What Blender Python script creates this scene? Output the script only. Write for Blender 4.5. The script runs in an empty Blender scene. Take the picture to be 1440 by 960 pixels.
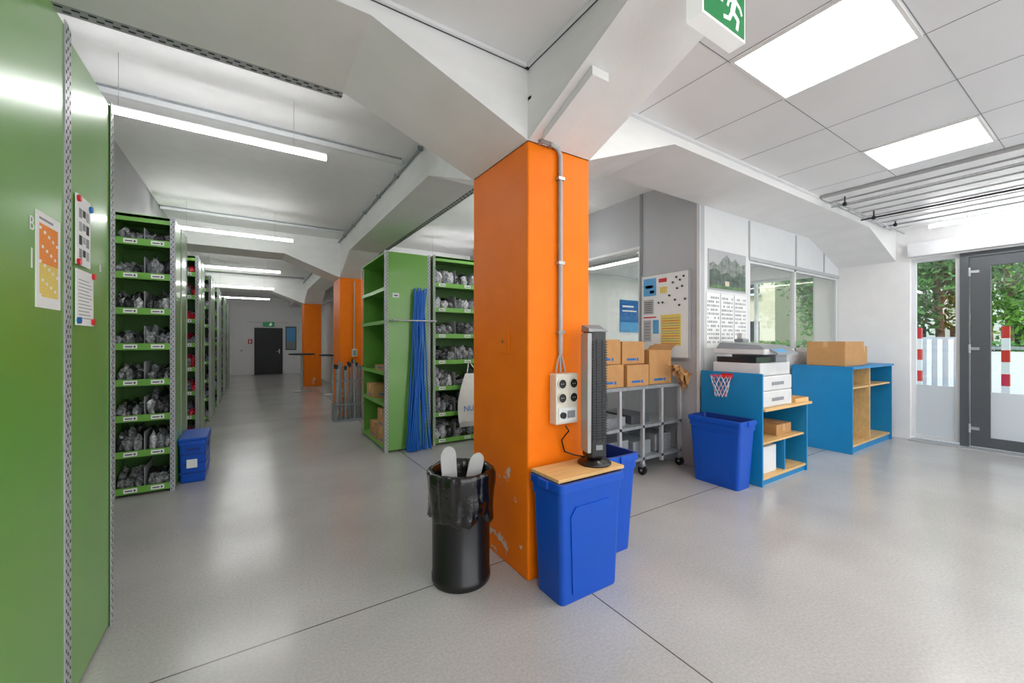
import bpy, bmesh, math, random
from mathutils import Vector, Matrix, noise
random.seed(4)
scene = bpy.context.scene
scene.view_settings.view_transform = 'Standard'
scene.view_settings.exposure = .52

# ------------------------------------------------------------------ materials
def lin(h):
    h = h.lstrip('#')
    o = []
    for i in (0, 2, 4):
        c = int(h[i:i+2], 16)/255
        o.append(c/12.92 if c <= .04045 else ((c+.055)/1.055)**2.4)
    return o
def N(nt, t, **k):
    n = nt.nodes.new(t)
    for a, b in k.items(): setattr(n, a, b)
    return n
def mat(name, col, rough=.5, metal=0, var=.05, scale=6, bump=0, bscale=40, coat=0, emit=0, spec=.5, stretch=None):
    m = bpy.data.materials.new(name); m.use_nodes = True
    nt = m.node_tree; p = nt.nodes['Principled BSDF']; L = nt.links
    c = lin(col)
    tc = N(nt, 'ShaderNodeTexCoord'); src = tc.outputs['Object']
    if stretch:
        mp = N(nt, 'ShaderNodeMapping'); mp.inputs['Scale'].default_value = stretch
        L.new(src, mp.inputs['Vector']); src = mp.outputs['Vector']
    no = N(nt, 'ShaderNodeTexNoise'); no.inputs['Scale'].default_value = scale; no.inputs['Detail'].default_value = 4
    L.new(src, no.inputs['Vector'])
    r = N(nt, 'ShaderNodeValToRGB')
    r.color_ramp.elements[0].position = .3; r.color_ramp.elements[1].position = .7
    r.color_ramp.elements[0].color = [max(0, x*(1-var)) for x in c]+[1]
    r.color_ramp.elements[1].color = [min(1, x*(1+var)) for x in c]+[1]
    L.new(no.outputs['Fac'], r.inputs['Fac']); L.new(r.outputs['Color'], p.inputs['Base Color'])
    p.inputs['Roughness'].default_value = rough; p.inputs['Metallic'].default_value = metal
    p.inputs['Coat Weight'].default_value = coat; p.inputs['Coat Roughness'].default_value = .08
    p.inputs['Specular IOR Level'].default_value = spec
    if emit:
        p.inputs['Emission Color'].default_value = c+[1]; p.inputs['Emission Strength'].default_value = emit
    if bump:
        n2 = N(nt, 'ShaderNodeTexNoise'); n2.inputs['Scale'].default_value = bscale; n2.inputs['Detail'].default_value = 5
        L.new(src, n2.inputs['Vector'])
        b = N(nt, 'ShaderNodeBump'); b.inputs['Strength'].default_value = bump; b.inputs['Distance'].default_value = .01
        L.new(n2.outputs['Fac'], b.inputs['Height']); L.new(b.outputs['Normal'], p.inputs['Normal'])
    return m
M_white = mat('white_paint', 'f0f0f0', .6, bump=.1, bscale=60, var=.02)
M_ceil = mat('ceiling_panel', 'ececed', .35, var=.02, scale=2)
M_rib = mat('ceiling_rib_white', 'f4f4f4', .4, var=.01)
M_conc = mat('painted_concrete', 'f1f1f0', .6, var=.03, scale=3, bump=.3, bscale=14, stretch=(1, 1, 3))
M_green = mat('green_enamel', '6aa544', .28, var=.05, scale=2, coat=.3)
M_green2 = mat('green_shelf_enamel', '6fae46', .4, var=.05)
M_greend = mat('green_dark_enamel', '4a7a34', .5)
M_steel = mat('galvanised_steel', 'b4b8ba', .4, metal=.6, var=.15, scale=30)
M_steelp = mat('steel_grey_paint', 'adb1b4', .45, var=.08)
M_steelt = mat('zinc_grey_steel', '8d9296', .45, var=.15, scale=25)
M_hole = mat('hole_dark', '2a2c2c', .8)
M_black = mat('black_plastic', '0e0e10', .35, coat=.2)
M_blackg = mat('black_bag_film', '0a0a0a', .16, bump=.9, bscale=22, coat=.5)
M_bag1 = mat('clear_bag_grey', '777b7e', .2, var=.75, scale=45, coat=.6, bump=.8, bscale=40)
M_bag2 = mat('dark_bag', '26282b', .2, var=.7, scale=35, coat=.6, bump=.8, bscale=40)
M_bag3 = mat('pale_bag', 'b9bdc0', .25, var=.5, scale=45, coat=.5, bump=.8, bscale=40)
M_off = mat('grey_offcut_plastic', 'b4b5b4', .4, var=.05)
M_bagr = mat('red_parts', 'c9182e', .35, var=.3, scale=30)
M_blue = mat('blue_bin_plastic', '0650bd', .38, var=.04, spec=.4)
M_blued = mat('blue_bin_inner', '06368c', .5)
M_desk = mat('blue_desk_laminate', '0c83bd', .45, var=.06, scale=3)
M_wood = mat('birch_plywood', 'dfb67a', .5, var=.12, scale=3, stretch=(1, 12, 6))
M_card = mat('cardboard', 'be8f5b', .8, var=.06, scale=10)
M_card2 = mat('cardboard_dark', '8f6438', .85, var=.1)
M_tape = mat('packing_tape', 'c9a472', .3)
M_paper = mat('paper_white', 'eef0f0', .7, var=.01)
M_yellow = mat('paper_yellow', 'e8cf6a', .7)
M_orangep = mat('paper_orange', 'f0913a', .7)
M_ink = mat('ink_dark', '33363a', .7)
M_inkl = mat('ink_grey', '8d9196', .7)
M_seam = mat('seam_grey', 'b2b5b8', .7)
M_red = mat('red_plastic', 'd3202a', .35)
M_bluep = mat('blue_print', '1769b4', .5)
M_lblue = mat('light_blue_print', '5ca7dc', .5)
M_part = mat('partition_grey', 'b6b8bc', .5, var=.02)
M_partw = mat('partition_white', 'e0e2e4', .5, var=.02)
M_shaded = mat('shaded_white_wall', 'a8a9ab', .6, var=.03)  # white wall in shadow, its shade painted in as a grey base colour
M_frame = mat('anthracite_frame', '54585c', .4, var=.04)
M_cream = mat('cream_plastic', 'e2ded0', .4)
M_signg = mat('exit_sign_green', '1c8a4c', .4, emit=.1)
M_signw = mat('sign_white', 'f4f6f4', .4, emit=.2)
M_led = mat('led_diffuser', 'fff8ee', .5, emit=9, var=0)
M_tube = mat('led_tube', 'ffffff', .5, emit=27, var=0)
M_hose = mat('blue_rod', '1767c8', .4)
M_print = mat('printer_white', 'd9dadb', .4)
M_printg = mat('printer_grey', '8b9096', .4)
M_screen = mat('dark_glass', '20262c', .12)
M_asph = mat('paving', '9b9a96', .9, scale=2, var=.1)
M_grass = mat('grass', '5c8a3a', .9, var=.3, scale=3)
M_leaf = mat('leaf_green', '6fa03c', .6, var=.45, scale=2)
M_leaf2 = mat('leaf_dark_green', '44702f', .6, var=.45, scale=2)
M_bark = mat('bark', '7a6250', .9, var=.3)
M_beige = mat('facade_beige', 'd8ccb4', .8)
M_cont = mat('container_grey', 'a8adb4', .6)
M_box = mat('cream_bag', 'e4e4de', .8, bump=.4, bscale=12)

def orange_mat():
    m = mat('orange_column_paint', 'ff7d00', .5, var=.06, scale=5, bump=.25, bscale=18, spec=.25)
    nt = m.node_tree; L = nt.links; p = nt.nodes['Principled BSDF']
    base = p.inputs['Base Color'].links[0].from_socket
    geo = N(nt, 'ShaderNodeNewGeometry'); sx = N(nt, 'ShaderNodeSeparateXYZ'); L.new(geo.outputs['Position'], sx.inputs[0])
    no = N(nt, 'ShaderNodeTexNoise'); no.inputs['Scale'].default_value = 4.2; no.inputs['Detail'].default_value = 7; no.inputs['Roughness'].default_value = .65
    L.new(geo.outputs['Position'], no.inputs['Vector'])
    zz = N(nt, 'ShaderNodeMapRange'); zz.inputs[1].default_value = .2; zz.inputs[2].default_value = 1.3; zz.inputs[3].default_value = .0; zz.inputs[4].default_value = -.16
    L.new(sx.outputs['Z'], zz.inputs[0])
    ad = N(nt, 'ShaderNodeMath', operation='ADD'); L.new(no.outputs['Fac'], ad.inputs[0]); L.new(zz.outputs[0], ad.inputs[1])
    gt = N(nt, 'ShaderNodeMath', operation='GREATER_THAN'); gt.inputs[1].default_value = .585; L.new(ad.outputs[0], gt.inputs[0])
    mx = N(nt, 'ShaderNodeMix', data_type='RGBA'); L.new(gt.outputs[0], mx.inputs[0]); L.new(base, mx.inputs[6])
    mx.inputs[7].default_value = lin('dccfc0')+[1]
    L.new(mx.outputs[2], p.inputs['Base Color'])
    return m
M_orange = orange_mat()

def floor_mat():
    m = bpy.data.materials.new('polished_concrete_floor'); m.use_nodes = True
    nt = m.node_tree; L = nt.links; p = nt.nodes['Principled BSDF']
    geo = N(nt, 'ShaderNodeNewGeometry'); sx = N(nt, 'ShaderNodeSeparateXYZ'); L.new(geo.outputs['Position'], sx.inputs[0])
    n1 = N(nt, 'ShaderNodeTexNoise'); n1.inputs['Scale'].default_value = 1.1; n1.inputs['Detail'].default_value = 5; n1.inputs['Roughness'].default_value = .5
    n2 = N(nt, 'ShaderNodeTexNoise'); n2.inputs['Scale'].default_value = 70; n2.inputs['Detail'].default_value = 3
    for n in (n1, n2): L.new(geo.outputs['Position'], n.inputs['Vector'])
    r = N(nt, 'ShaderNodeValToRGB'); r.color_ramp.elements[0].position = .25; r.color_ramp.elements[1].position = .75
    r.color_ramp.elements[0].color = lin('aeacaa')+[1]; r.color_ramp.elements[1].color = lin('c2c0be')+[1]
    L.new(n1.outputs['Fac'], r.inputs['Fac'])
    r2 = N(nt, 'ShaderNodeValToRGB'); r2.color_ramp.elements[0].position = .3; r2.color_ramp.elements[1].position = .7
    r2.color_ramp.elements[0].color = (.88, .88, .88, 1); r2.color_ramp.elements[1].color = (1.07, 1.07, 1.07, 1)
    L.new(n2.outputs['Fac'], r2.inputs['Fac'])
    mu = N(nt, 'ShaderNodeMix', data_type='RGBA', blend_type='MULTIPLY'); mu.inputs[0].default_value = 1
    L.new(r.outputs[0], mu.inputs[6]); L.new(r2.outputs[0], mu.inputs[7])
    col = mu.outputs[2]
    for ax, pos in (('Y', 2.35), ('X', 1.7), ('Y', 8.87), ('Y', 15.3)):
        s = N(nt, 'ShaderNodeMath', operation='SUBTRACT'); s.inputs[1].default_value = pos; L.new(sx.outputs[ax], s.inputs[0])
        a = N(nt, 'ShaderNodeMath', operation='ABSOLUTE'); L.new(s.outputs[0], a.inputs[0])
        l = N(nt, 'ShaderNodeMath', operation='LESS_THAN'); l.inputs[1].default_value = .004; L.new(a.outputs[0], l.inputs[0])
        mx = N(nt, 'ShaderNodeMix', data_type='RGBA'); L.new(l.outputs[0], mx.inputs[0]); L.new(col, mx.inputs[6])
        mx.inputs[7].default_value = lin('5d5752')+[1]; col = mx.outputs[2]
    L.new(col, p.inputs['Base Color'])
    p.inputs['Roughness'].default_value = .2; p.inputs['Specular IOR Level'].default_value = .6
    bp = N(nt, 'ShaderNodeBump'); bp.inputs['Strength'].default_value = .012; bp.inputs['Distance'].default_value = .01
    n3 = N(nt, 'ShaderNodeTexNoise'); n3.inputs['Scale'].default_value = 5; L.new(geo.outputs['Position'], n3.inputs['Vector'])
    L.new(n3.outputs['Fac'], bp.inputs['Height']); L.new(bp.outputs['Normal'], p.inputs['Normal'])
    return m
M_floor = floor_mat()

def glass_mat(name, tint, gl, frosted=False):
    m = bpy.data.materials.new(name); m.use_nodes = True
    nt = m.node_tree; L = nt.links; nt.nodes.remove(nt.nodes['Principled BSDF'])
    out = nt.nodes['Material Output']
    mx = N(nt, 'ShaderNodeMixShader'); mx.inputs[0].default_value = gl
    if frosted:
        a = N(nt, 'ShaderNodeBsdfTranslucent'); b = N(nt, 'ShaderNodeBsdfDiffuse'); b.inputs[0].default_value = (.8, .82, .84, 1)
    else:
        a = N(nt, 'ShaderNodeBsdfTransparent'); b = N(nt, 'ShaderNodeBsdfGlossy'); b.inputs['Roughness'].default_value = .03
    a.inputs[0].default_value = tint
    L.new(a.outputs[0], mx.inputs[1]); L.new(b.outputs[0], mx.inputs[2]); L.new(mx.outputs[0], out.inputs[0])
    return m
M_glass = glass_mat('window_glass', (.96, .98, .97, 1), .07)
M_frost = glass_mat('frosted_film', (.75, .77, .79, 1), .5, True)

# ------------------------------------------------------------------ mesh builder
class B:
    def __init__(s, name):
        s.name = name; s.V = []; s.F = []; s.MI = []; s.S = []; s.mats = []; s.M = None; s.texts = []
    def add(s, vs, fs, m, smooth=False):
        if m not in s.mats: s.mats.append(m)
        k = s.mats.index(m); o = len(s.V)
        for v in vs:
            v = Vector(v)
            if s.M: v = s.M @ v
            s.V.append(v)
        for f in fs:
            s.F.append([i+o for i in f]); s.MI.append(k); s.S.append(smooth)
    def box(s, x0, x1, y0, y1, z0, z1, m, bev=0):
        if bev:
            bm = bmesh.new(); r = bmesh.ops.create_cube(bm, size=1)
            for v in bm.verts:
                v.co = Vector(((x0+x1)/2+v.co.x*(x1-x0), (y0+y1)/2+v.co.y*(y1-y0), (z0+z1)/2+v.co.z*(z1-z0)))
            bmesh.ops.bevel(bm, geom=bm.edges[:], offset=bev, segments=2, profile=.5, affect='EDGES')
            bm.verts.index_update()
            s.add([v.co.copy() for v in bm.verts], [[v.index for v in f.verts] for f in bm.faces], m); bm.free(); return
        s.hexa([(x0, y0, z0), (x1, y0, z0), (x1, y1, z0), (x0, y1, z0), (x0, y0, z1), (x1, y0, z1), (x1, y1, z1), (x0, y1, z1)], m)
    def hexa(s, p, m):
        s.add(p, [(0, 3, 2, 1), (4, 5, 6, 7), (0, 1, 5, 4), (1, 2, 6, 5), (2, 3, 7, 6), (3, 0, 4, 7)], m)
    def prism(s, pts, plane, a0, a1, m):
        def P(u, v, a):
            return {'xz': (u, a, v), 'yz': (a, u, v), 'xy': (u, v, a)}[plane]
        n = len(pts)
        s.add([P(u, v, a0) for u, v in pts]+[P(u, v, a1) for u, v in pts],
              [list(range(n)), list(range(n, 2*n))]+[(i, (i+1) % n, n+(i+1) % n, n+i) for i in range(n)], m)
    def tube(s, path, r, m, n=8, caps=True, r2=None):
        path = [Vector(p) for p in path]; vs = []; fs = []
        k = len(path)
        for i, p in enumerate(path):
            t = (path[min(i+1, k-1)]-path[max(i-1, 0)]).normalized()
            a = t.orthogonal().normalized() if i == 0 else (a-t*a.dot(t)).normalized()
            b = t.cross(a); rr = r if r2 is None else r+(r2-r)*i/(k-1)
            for j in range(n):
                an = 2*math.pi*j/n; vs.append(p+a*rr*math.cos(an)+b*rr*math.sin(an))
        for i in range(k-1):
            for j in range(n):
                fs.append((i*n+j, i*n+(j+1) % n, (i+1)*n+(j+1) % n, (i+1)*n+j))
        s.add(vs, fs, m, True)
        if caps: s.add(vs[:n], [list(range(n))], m); s.add(vs[-n:], [list(range(n))], m)
    def lathe(s, cx, cy, prof, m, n=32, smooth=True, wob=None):
        vs = []; fs = []
        for r, z in prof:
            for j in range(n):
                a = 2*math.pi*j/n; rr = r; zz = z
                if wob: rr, zz = wob(r, z, a)
                vs.append((cx+rr*math.cos(a), cy+rr*math.sin(a), zz))
        for i in range(len(prof)-1):
            for j in range(n):
                fs.append((i*n+j, i*n+(j+1) % n, (i+1)*n+(j+1) % n, (i+1)*n+j))
        s.add(vs, fs, m, smooth)
    def loft(s, cx, cy, rings, m, cap0=True, cap1=False, n=4):
        vs = []; fs = []; c = 4*(n+1)
        for z, sx, sy, r in rings:
            for q, (ex, ey) in enumerate(((1, 1), (-1, 1), (-1, -1), (1, -1))):
                for i in range(n+1):
                    a = math.pi/2*(q+i/n)
                    vs.append((cx+ex*(sx/2-r)+r*math.cos(a), cy+ey*(sy/2-r)+r*math.sin(a), z))
        for i in range(len(rings)-1):
            for j in range(c):
                fs.append((i*c+j, i*c+(j+1) % c, (i+1)*c+(j+1) % c, (i+1)*c+j))
        s.add(vs, fs, m, False)
        if cap0: s.add(vs[:c], [list(range(c))], m)
        if cap1: s.add(vs[-c:], [list(range(c))], m)
    def sphere(s, c, r, m, sx=1, sy=1, sz=1):
        bm = bmesh.new(); bmesh.ops.create_icosphere(bm, subdivisions=2, radius=r); bm.verts.index_update()
        s.add([(c[0]+v.co.x*sx, c[1]+v.co.y*sy, c[2]+v.co.z*sz) for v in bm.verts], [[v.index for v in f.verts] for f in bm.faces], m, True); bm.free()
    def bag(s, c, ax, ay, az, m):
        """crumpled plastic bag of parts lying at c (bottom centre)"""
        sd = Vector((random.random()*40, random.random()*40, 0))
        vs = []
        for v in ICO[0]:
            k = 1+.5*noise.noise(v*1.6+sd)+.28*noise.noise(v*4+sd)
            z = v.z*az*k
            vs.append((c[0]+v.x*ax*k, c[1]+v.y*ay*k, c[2]+az*.75+max(z, -az*.74)))
        s.add(vs, ICO[1], m, False)
    def heap(s, x0, x1, y0, y1, z0, h, mats):
        """a compartment filled with small plastic bags, clamped to the compartment"""
        n0 = len(s.V)
        w = x1-x0
        s.box(x0+.01, x1-.01, y0+.08, y1, z0, z0+h*.45, M_bag2)
        for r_ in range(3):
            for c_ in range(3):
                m = random.choice(mats)
                s.bag((x0+w*(.2+.3*c_)+random.uniform(-.015, .015), y0+.05+(y1-y0-.1)*r_/3+random.uniform(0, .03), z0+h*.14*r_), w*random.uniform(.15, .22), .055, h*random.uniform(.28, .42), m)
        for v in s.V[n0:]:
            v.x = min(max(v.x, x0), x1); v.y = min(max(v.y, y0), y1); v.z = max(v.z, z0)
    def seg2(s, o, p, q, w, m, d=.002):   # flat bar on an xz plane facing -Y, local metres
        p = Vector(p); q = Vector(q); t = (q-p).normalized(); nn = Vector((-t.y, t.x))*w/2
        s.prism([(o[0]+a.x, o[2]+a.y) for a in (p-nn, q-nn, q+nn, p+nn)], 'xz', o[1]-d, o[1], m)
    def text(s, body, loc, size, rot, m, sx=1):
        s.texts.append((body, loc, size, rot, m, sx))
    def done(s):
        me = bpy.data.meshes.new(s.name)
        xs = [v.x for v in s.V]; ys = [v.y for v in s.V]; zs = [v.z for v in s.V]
        c = Vector(((min(xs)+max(xs))/2, (min(ys)+max(ys))/2, min(zs)))
        me.from_pydata([v-c for v in s.V], [], s.F)
        for m in s.mats: me.materials.append(m)
        me.polygons.foreach_set('material_index', s.MI); me.polygons.foreach_set('use_smooth', s.S)
        bm = bmesh.new(); bm.from_mesh(me); bmesh.ops.recalc_face_normals(bm, faces=bm.faces[:]); bm.to_mesh(me); bm.free()
        ob = bpy.data.objects.new(s.name, me); ob.location = c; scene.collection.objects.link(ob)
        for i, (body, loc, size, rot, m, sx) in enumerate(s.texts):
            cu = bpy.data.curves.new('lettering', 'FONT'); cu.body = body; cu.size = size; cu.extrude = .0004
            cu.align_x = 'CENTER'; cu.align_y = 'CENTER'; cu.materials.append(m)
            t = bpy.data.objects.new('lettering_%d' % (i+1), cu); scene.collection.objects.link(t)
            t.parent = ob; t.location = Vector(loc)-c; t.rotation_euler = rot; t.scale = (sx, 1, 1)
        return ob
_bm = bmesh.new(); bmesh.ops.create_icosphere(_bm, subdivisions=2, radius=1); _bm.verts.index_update()
ICO = ([v.co.copy() for v in _bm.verts], [[v.index for v in f.verts] for f in _bm.faces]); _bm.free()
H90 = math.pi/2
FACE_MY = (H90, 0, 0)          # text facing -Y
FACE_PX = (H90, 0, H90)        # facing +X

def perf_v(b, axis, c0, c1, fixed, nrm, z0, z1, pitch=.05, m=M_steelp):
    """vertical perforated strip. axis='y': spans y, faces x*nrm ; axis='x': spans x, faces y*nrm"""
    w = c1-c0
    def bx(u0, u1, d0, d1, za, zb, mm):
        d0, d1 = sorted((fixed+nrm*d0, fixed+nrm*d1))
        if axis == 'y': b.box(d0, d1, u0, u1, za, zb, mm)
        else: b.box(u0, u1, d0, d1, za, zb, mm)
    bx(c0, c1, 0, .004, z0, z1, m)
    z = z0+pitch/2
    while z < z1-pitch/2:
        for u in (.3, .7):
            zz = z+(pitch/2 if u > .5 else 0)
            bx(c0+w*u-w*.09, c0+w*u+w*.09, .004, .0048, zz-pitch*.17, zz+pitch*.17, M_hole)
        z += pitch

# ------------------------------------------------------------------ room
PX0, PX1, PY0, PD = 1.445, 1.965, 2.062, .74
PILS = [2.062, 8.5, 15.0]
ZB, ZH, HL, CZ, NZ = 3.12, 2.756, .95, 3.5, 3.21
XW, XL, YF, YB = 8.5, -1.15, 21.6, -4.0
OX, OY, OB = 4.45, 2.8, 6.5      # office partition lines

b = B('floor'); b.box(XL-.2, XW+.2, YB, YF+.2, -.12, 0, M_floor); b.done()

b = B('ceiling')
b.box(XL-.2, XW+.2, PY0+PD-.1, YF+.2, CZ, CZ+.1, M_white)
b.box(XL-.2, PX0+.1, YB, PY0+.02, NZ, NZ+.08, M_ceil)
b.box(PX1-.1, 5.62, YB, PY0+.02, NZ, NZ+.08, M_ceil)
b.box(5.62, XW+.2, YB, PY0+.02, CZ, CZ+.1, M_white)
b.box(5.6, 5.63, YB, PY0, NZ, CZ, M_white)
for x in (2.44, 3.15, 3.87, 4.60, 5.32): b.box(x-.0025, x+.0025, YB, PY0, NZ-.0015, NZ+.001, M_inkl)
for y in (1.355, .64, -.07, -.78, -1.5, -2.2): b.box(PX1, 5.6, y-.0025, y+.0025, NZ-.0015, NZ+.001, M_inkl)
for y in (1.1, .1, -.9): b.box(XL, PX0, y-.003, y+.003, NZ-.0015, NZ+.001, M_inkl)
b.box(PX1, 5.62, PY0-.03, PY0, NZ-.02, NZ, M_ceil)
b.box(PX0-.03, PX0, YB, PY0, NZ-.02, NZ, M_ceil); b.box(XL, PX0, PY0-.03, PY0, NZ-.02, NZ, M_ceil)
b.box(PX0-.012, PX0-.006, YB, PY0-.01, NZ-.022, NZ-.019, M_ink); b.box(XL, PX0, PY0-.012, PY0-.006, NZ-.022, NZ-.019, M_ink)
# ribbed louvre field on the right
x = 5.68
while x < 8.3:
    b.prism([(x, NZ-.02), (x+.2, NZ-.02), (x+.16, NZ+.05), (x+.04, NZ+.05)], 'xz', YB, PY0-.03, M_rib); x += .27
b.done()

def bottom(centers, lo, hi):
    pts = [(lo, CZ+.02), (lo, ZB)]
    for a, c in centers:
        if a-HL > lo: pts.append((a-HL, ZB))
        pts.append((a, ZH)); pts.append((c, ZH))
        if c+HL < hi: pts.append((c+HL, ZB))
    return pts
pts = bottom([(p, p+PD) for p in PILS], YB, YF)+[(YF, ZB), (YF, CZ+.02)]
b = B('ceiling_beam'); b.prism(pts, 'yz', PX0, PX1, M_conc); b.done()
for k, p in enumerate(PILS):
    hi = XW if k == 0 else 4.3
    pts = [(XL, CZ+.02), (XL, ZB), (PX0-HL, ZB), (PX0, ZH), (PX1, ZH), (PX1+HL, ZB)]
    if k == 0: pts += [(XW-1.15, ZB), (XW, ZH)]
    else: pts += [(hi, ZB)]
    pts += [(hi, CZ+.02)]
    b = B('ceiling_beam'); b.prism(pts, 'xz', p, p+PD, M_conc); b.done()
for p in PILS:
    b = B('concrete_column'); b.box(PX0, PX1, p, p+PD, 0, ZH, M_orange, bev=.012)
    if p == PILS[0]:
        b.box(PX0-.006, PX0, 2.28, 2.42, 1.42, 1.58, M_orange, bev=.002); b.box(PX0-.012, PX0-.006, 2.34, 2.36, 1.49, 1.51, M_card2)
    b.done()

b = B('wall_left'); b.box(XL-.2, XL, YB, YF, 0, CZ, M_shaded); b.done()
b = B('wall_back'); b.box(XL-.2, XW+.2, YF, YF+.2, 0, CZ, M_white)
b.box(-.2, 1.4, YF-.02, YF, 2.35, 2.4, M_partw); b.done()
b = B('wall_corridor'); b.box(2.35, 2.5, 9.7, YF, 0, CZ, M_white); b.done()

# outer wall X = 8.5
b = B('wall_right')
b.box(XW, XW+.25, 1.9, 3.15, 0, CZ, M_white)
b.box(XW, XW+.25, 3.15, OB, 0, .9, M_white); b.box(XW, XW+.25, 3.15, OB, 2.72, CZ, M_white)
b.box(XW, XW+.25, -.3, 1.9, 2.76, CZ, M_white)
b.box(XW, XW+.25, YB, -.3, 2.76, CZ, M_white); b.box(XW, XW+.25, YB, -3.6, 0, 2.76, M_white)
b.box(XW, XW+.25, -.42, -.3, 0, 2.76, M_white)
b.box(XW, XW+.25, OB, YF, 0, CZ, M_white)
b.box(XW-.12, XW, -.3, 1.9, 2.78, 2.98, M_partw)     # blind housing
b.done()
def window_x(name, y0, y1, z0, z1, fr, mull=(), frost=None, x=XW+.1, w=.05):
    b = B(name)
    b.box(x-.03, x+.04, y0, y0+w, z0, z1, fr); b.box(x-.03, x+.04, y1-w, y1, z0, z1, fr)
    b.box(x-.03, x+.04, y0+w, y1-w, z0, z0+w, fr); b.box(x-.03, x+.04, y0+w, y1-w, z1-w, z1, fr)
    for y in mull: b.box(x-.03, x+.04, y-w/2, y+w/2, z0+w, z1-w, fr)
    b.box(x, x+.008, y0+w, y1-w, z0+w, z1-w, M_glass)
    if frost: b.box(x-.004, x-.002, y0+w, y1-w, z0+w, frost, M_frost)
    return b
window_x('window_1', 1.385, 1.9, .04, 2.76, M_partw, frost=.84).done()
window_x('window_2', 3.15, OB, .9, 2.72, M_partw, mull=(4.2, 5.3)).done()
window_x('window_3', -3.6, -.42, .04, 2.76, M_frame, mull=(-2.5, -1.5), frost=.84).done()
b = B('door_1')
x = XW+.02
b.box(x, x+.1, 1.3, 1.385, 0, 2.76, M_frame); b.box(x, x+.1, -.3, -.22, 0, 2.76, M_frame); b.box(x, x+.1, -.22, 1.3, 2.69, 2.76, M_frame)
b.box(x+.01, x+.08, 1.1, 1.285, .03, 2.68, M_frame); b.box(x+.01, x+.08, -.2, -.06, .03, 2.68, M_frame)
b.box(x+.01, x+.08, -.06, 1.1, 2.55, 2.68, M_frame); b.box(x+.01, x+.08, -.06, 1.1, .03, .17, M_frame)
b.box(x+.04, x+.05, -.06, 1.1, .17, 2.55, M_glass); b.box(x+.034, x+.036, -.06, 1.1, .17, .8, M_frost)
for z in (.28, 1.4, 2.48):
    b.tube([(x-.005, 1.292, z-.06), (x-.005, 1.292, z+.06)], .014, M_steel); b.box(x-.004, x+.01, 1.2, 1.292, z-.02, z+.02, M_steel)
b.tube([(x-.05, .0, .9), (x-.05, .0, 1.3)], .012, M_steel)
b.box(x-.14, x+.1, -.3, 1.9, 0, .012, M_steelp)
b.done()

# office partition
b = B('wall_office_side')     # along Y at X=4.45
b.box(OX, OX+.08, OY, 3.68, 0, CZ, M_part)
b.box(OX, OX+.08, 3.68, 5.1, 0, 1.0, M_part); b.box(OX, OX+.08, 3.68, 5.1, 2.78, CZ, M_part)
b.box(OX, OX+.08, 5.1, OB+.1, 0, CZ, M_part)
for y in (3.66, 5.1): b.box(OX-.012, OX, y-.02, y+.02, 0, CZ, M_inkl)
for y in (2.82,): b.box(OX-.012, OX, y-.02, y+.02, 0, CZ, M_partw)
b.box(OX-.01, OX, 3.68, 5.1, 2.76, 2.8, M_partw)
b.done()
b = B('window_4')
for y in (3.68, 5.06): b.box(OX+.01, OX+.07, y, y+.04, 1.0, 2.78, M_partw)
b.box(OX+.01, OX+.07, 3.72, 5.06, 2.74, 2.78, M_partw); b.box(OX+.01, OX+.07, 3.72, 5.06, 1.0, 1.04, M_partw)
b.box(OX+.035, OX+.043, 3.72, 5.06, 1.04, 2.74, M_glass); b.done()
b = B('wall_office_front')    # along X at Y=2.8
b.box(OX+.08, 5.55, OY, OY+.08, 0, CZ, M_partw)
b.box(5.55, XW, OY, OY+.08, 0, 1.35, M_partw); b.box(5.55, XW, OY, OY+.08, 2.6, CZ, M_partw)
for x in (5.55, 6.9, 7.9): b.box(x-.015, x+.015, OY-.01, OY, 2.6, 3.1, M_seam)
b.box(5.55, XW, OY-.012, OY, 2.58, 2.63, M_part)
b.done()
b = B('window_5')
for x in (5.55, 6.88, 8.44): b.box(x, x+.05, OY+.01, OY+.07, 1.35, 2.6, M_partw)
b.box(5.6, 8.44, OY+.01, OY+.07, 1.35, 1.4, M_partw); b.box(5.6, 8.44, OY+.01, OY+.07, 2.55, 2.6, M_partw)
b.box(5.6, 8.44, OY+.035, OY+.043, 1.4, 2.55, M_glass); b.done()
b = B('wall_office_rear'); b.box(OX+.08, XW, OB, OB+.1, 0, CZ, M_white); b.done()
b = B('ceiling_office'); b.box(OX+.09, XW-.01, OY+.09, OB-.01, 3.0, 3.05, M_ceil); b.done()
for x in (5.6, 7.3):
    b = B('office_ceiling_lamp'); b.box(x, x+.2, 3.4, 6.0, 2.95, 2.999, M_partw); b.box(x+.02, x+.18, 3.42, 5.98, 2.945, 2.95, M_led); b.done()
b = B('blue_wall_poster'); b.box(7.15, 7.86, OB-.02, OB-.002, 1.72, 2.47, M_bluep)
b.box(7.15, 7.86, OB-.023, OB-.02, 1.72, 1.95, M_lblue); b.box(7.22, 7.6, OB-.023, OB-.02, 2.3, 2.34, M_paper); b.box(7.22, 7.7, OB-.023, OB-.02, 2.2, 2.23, M_paper); b.done()

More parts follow.
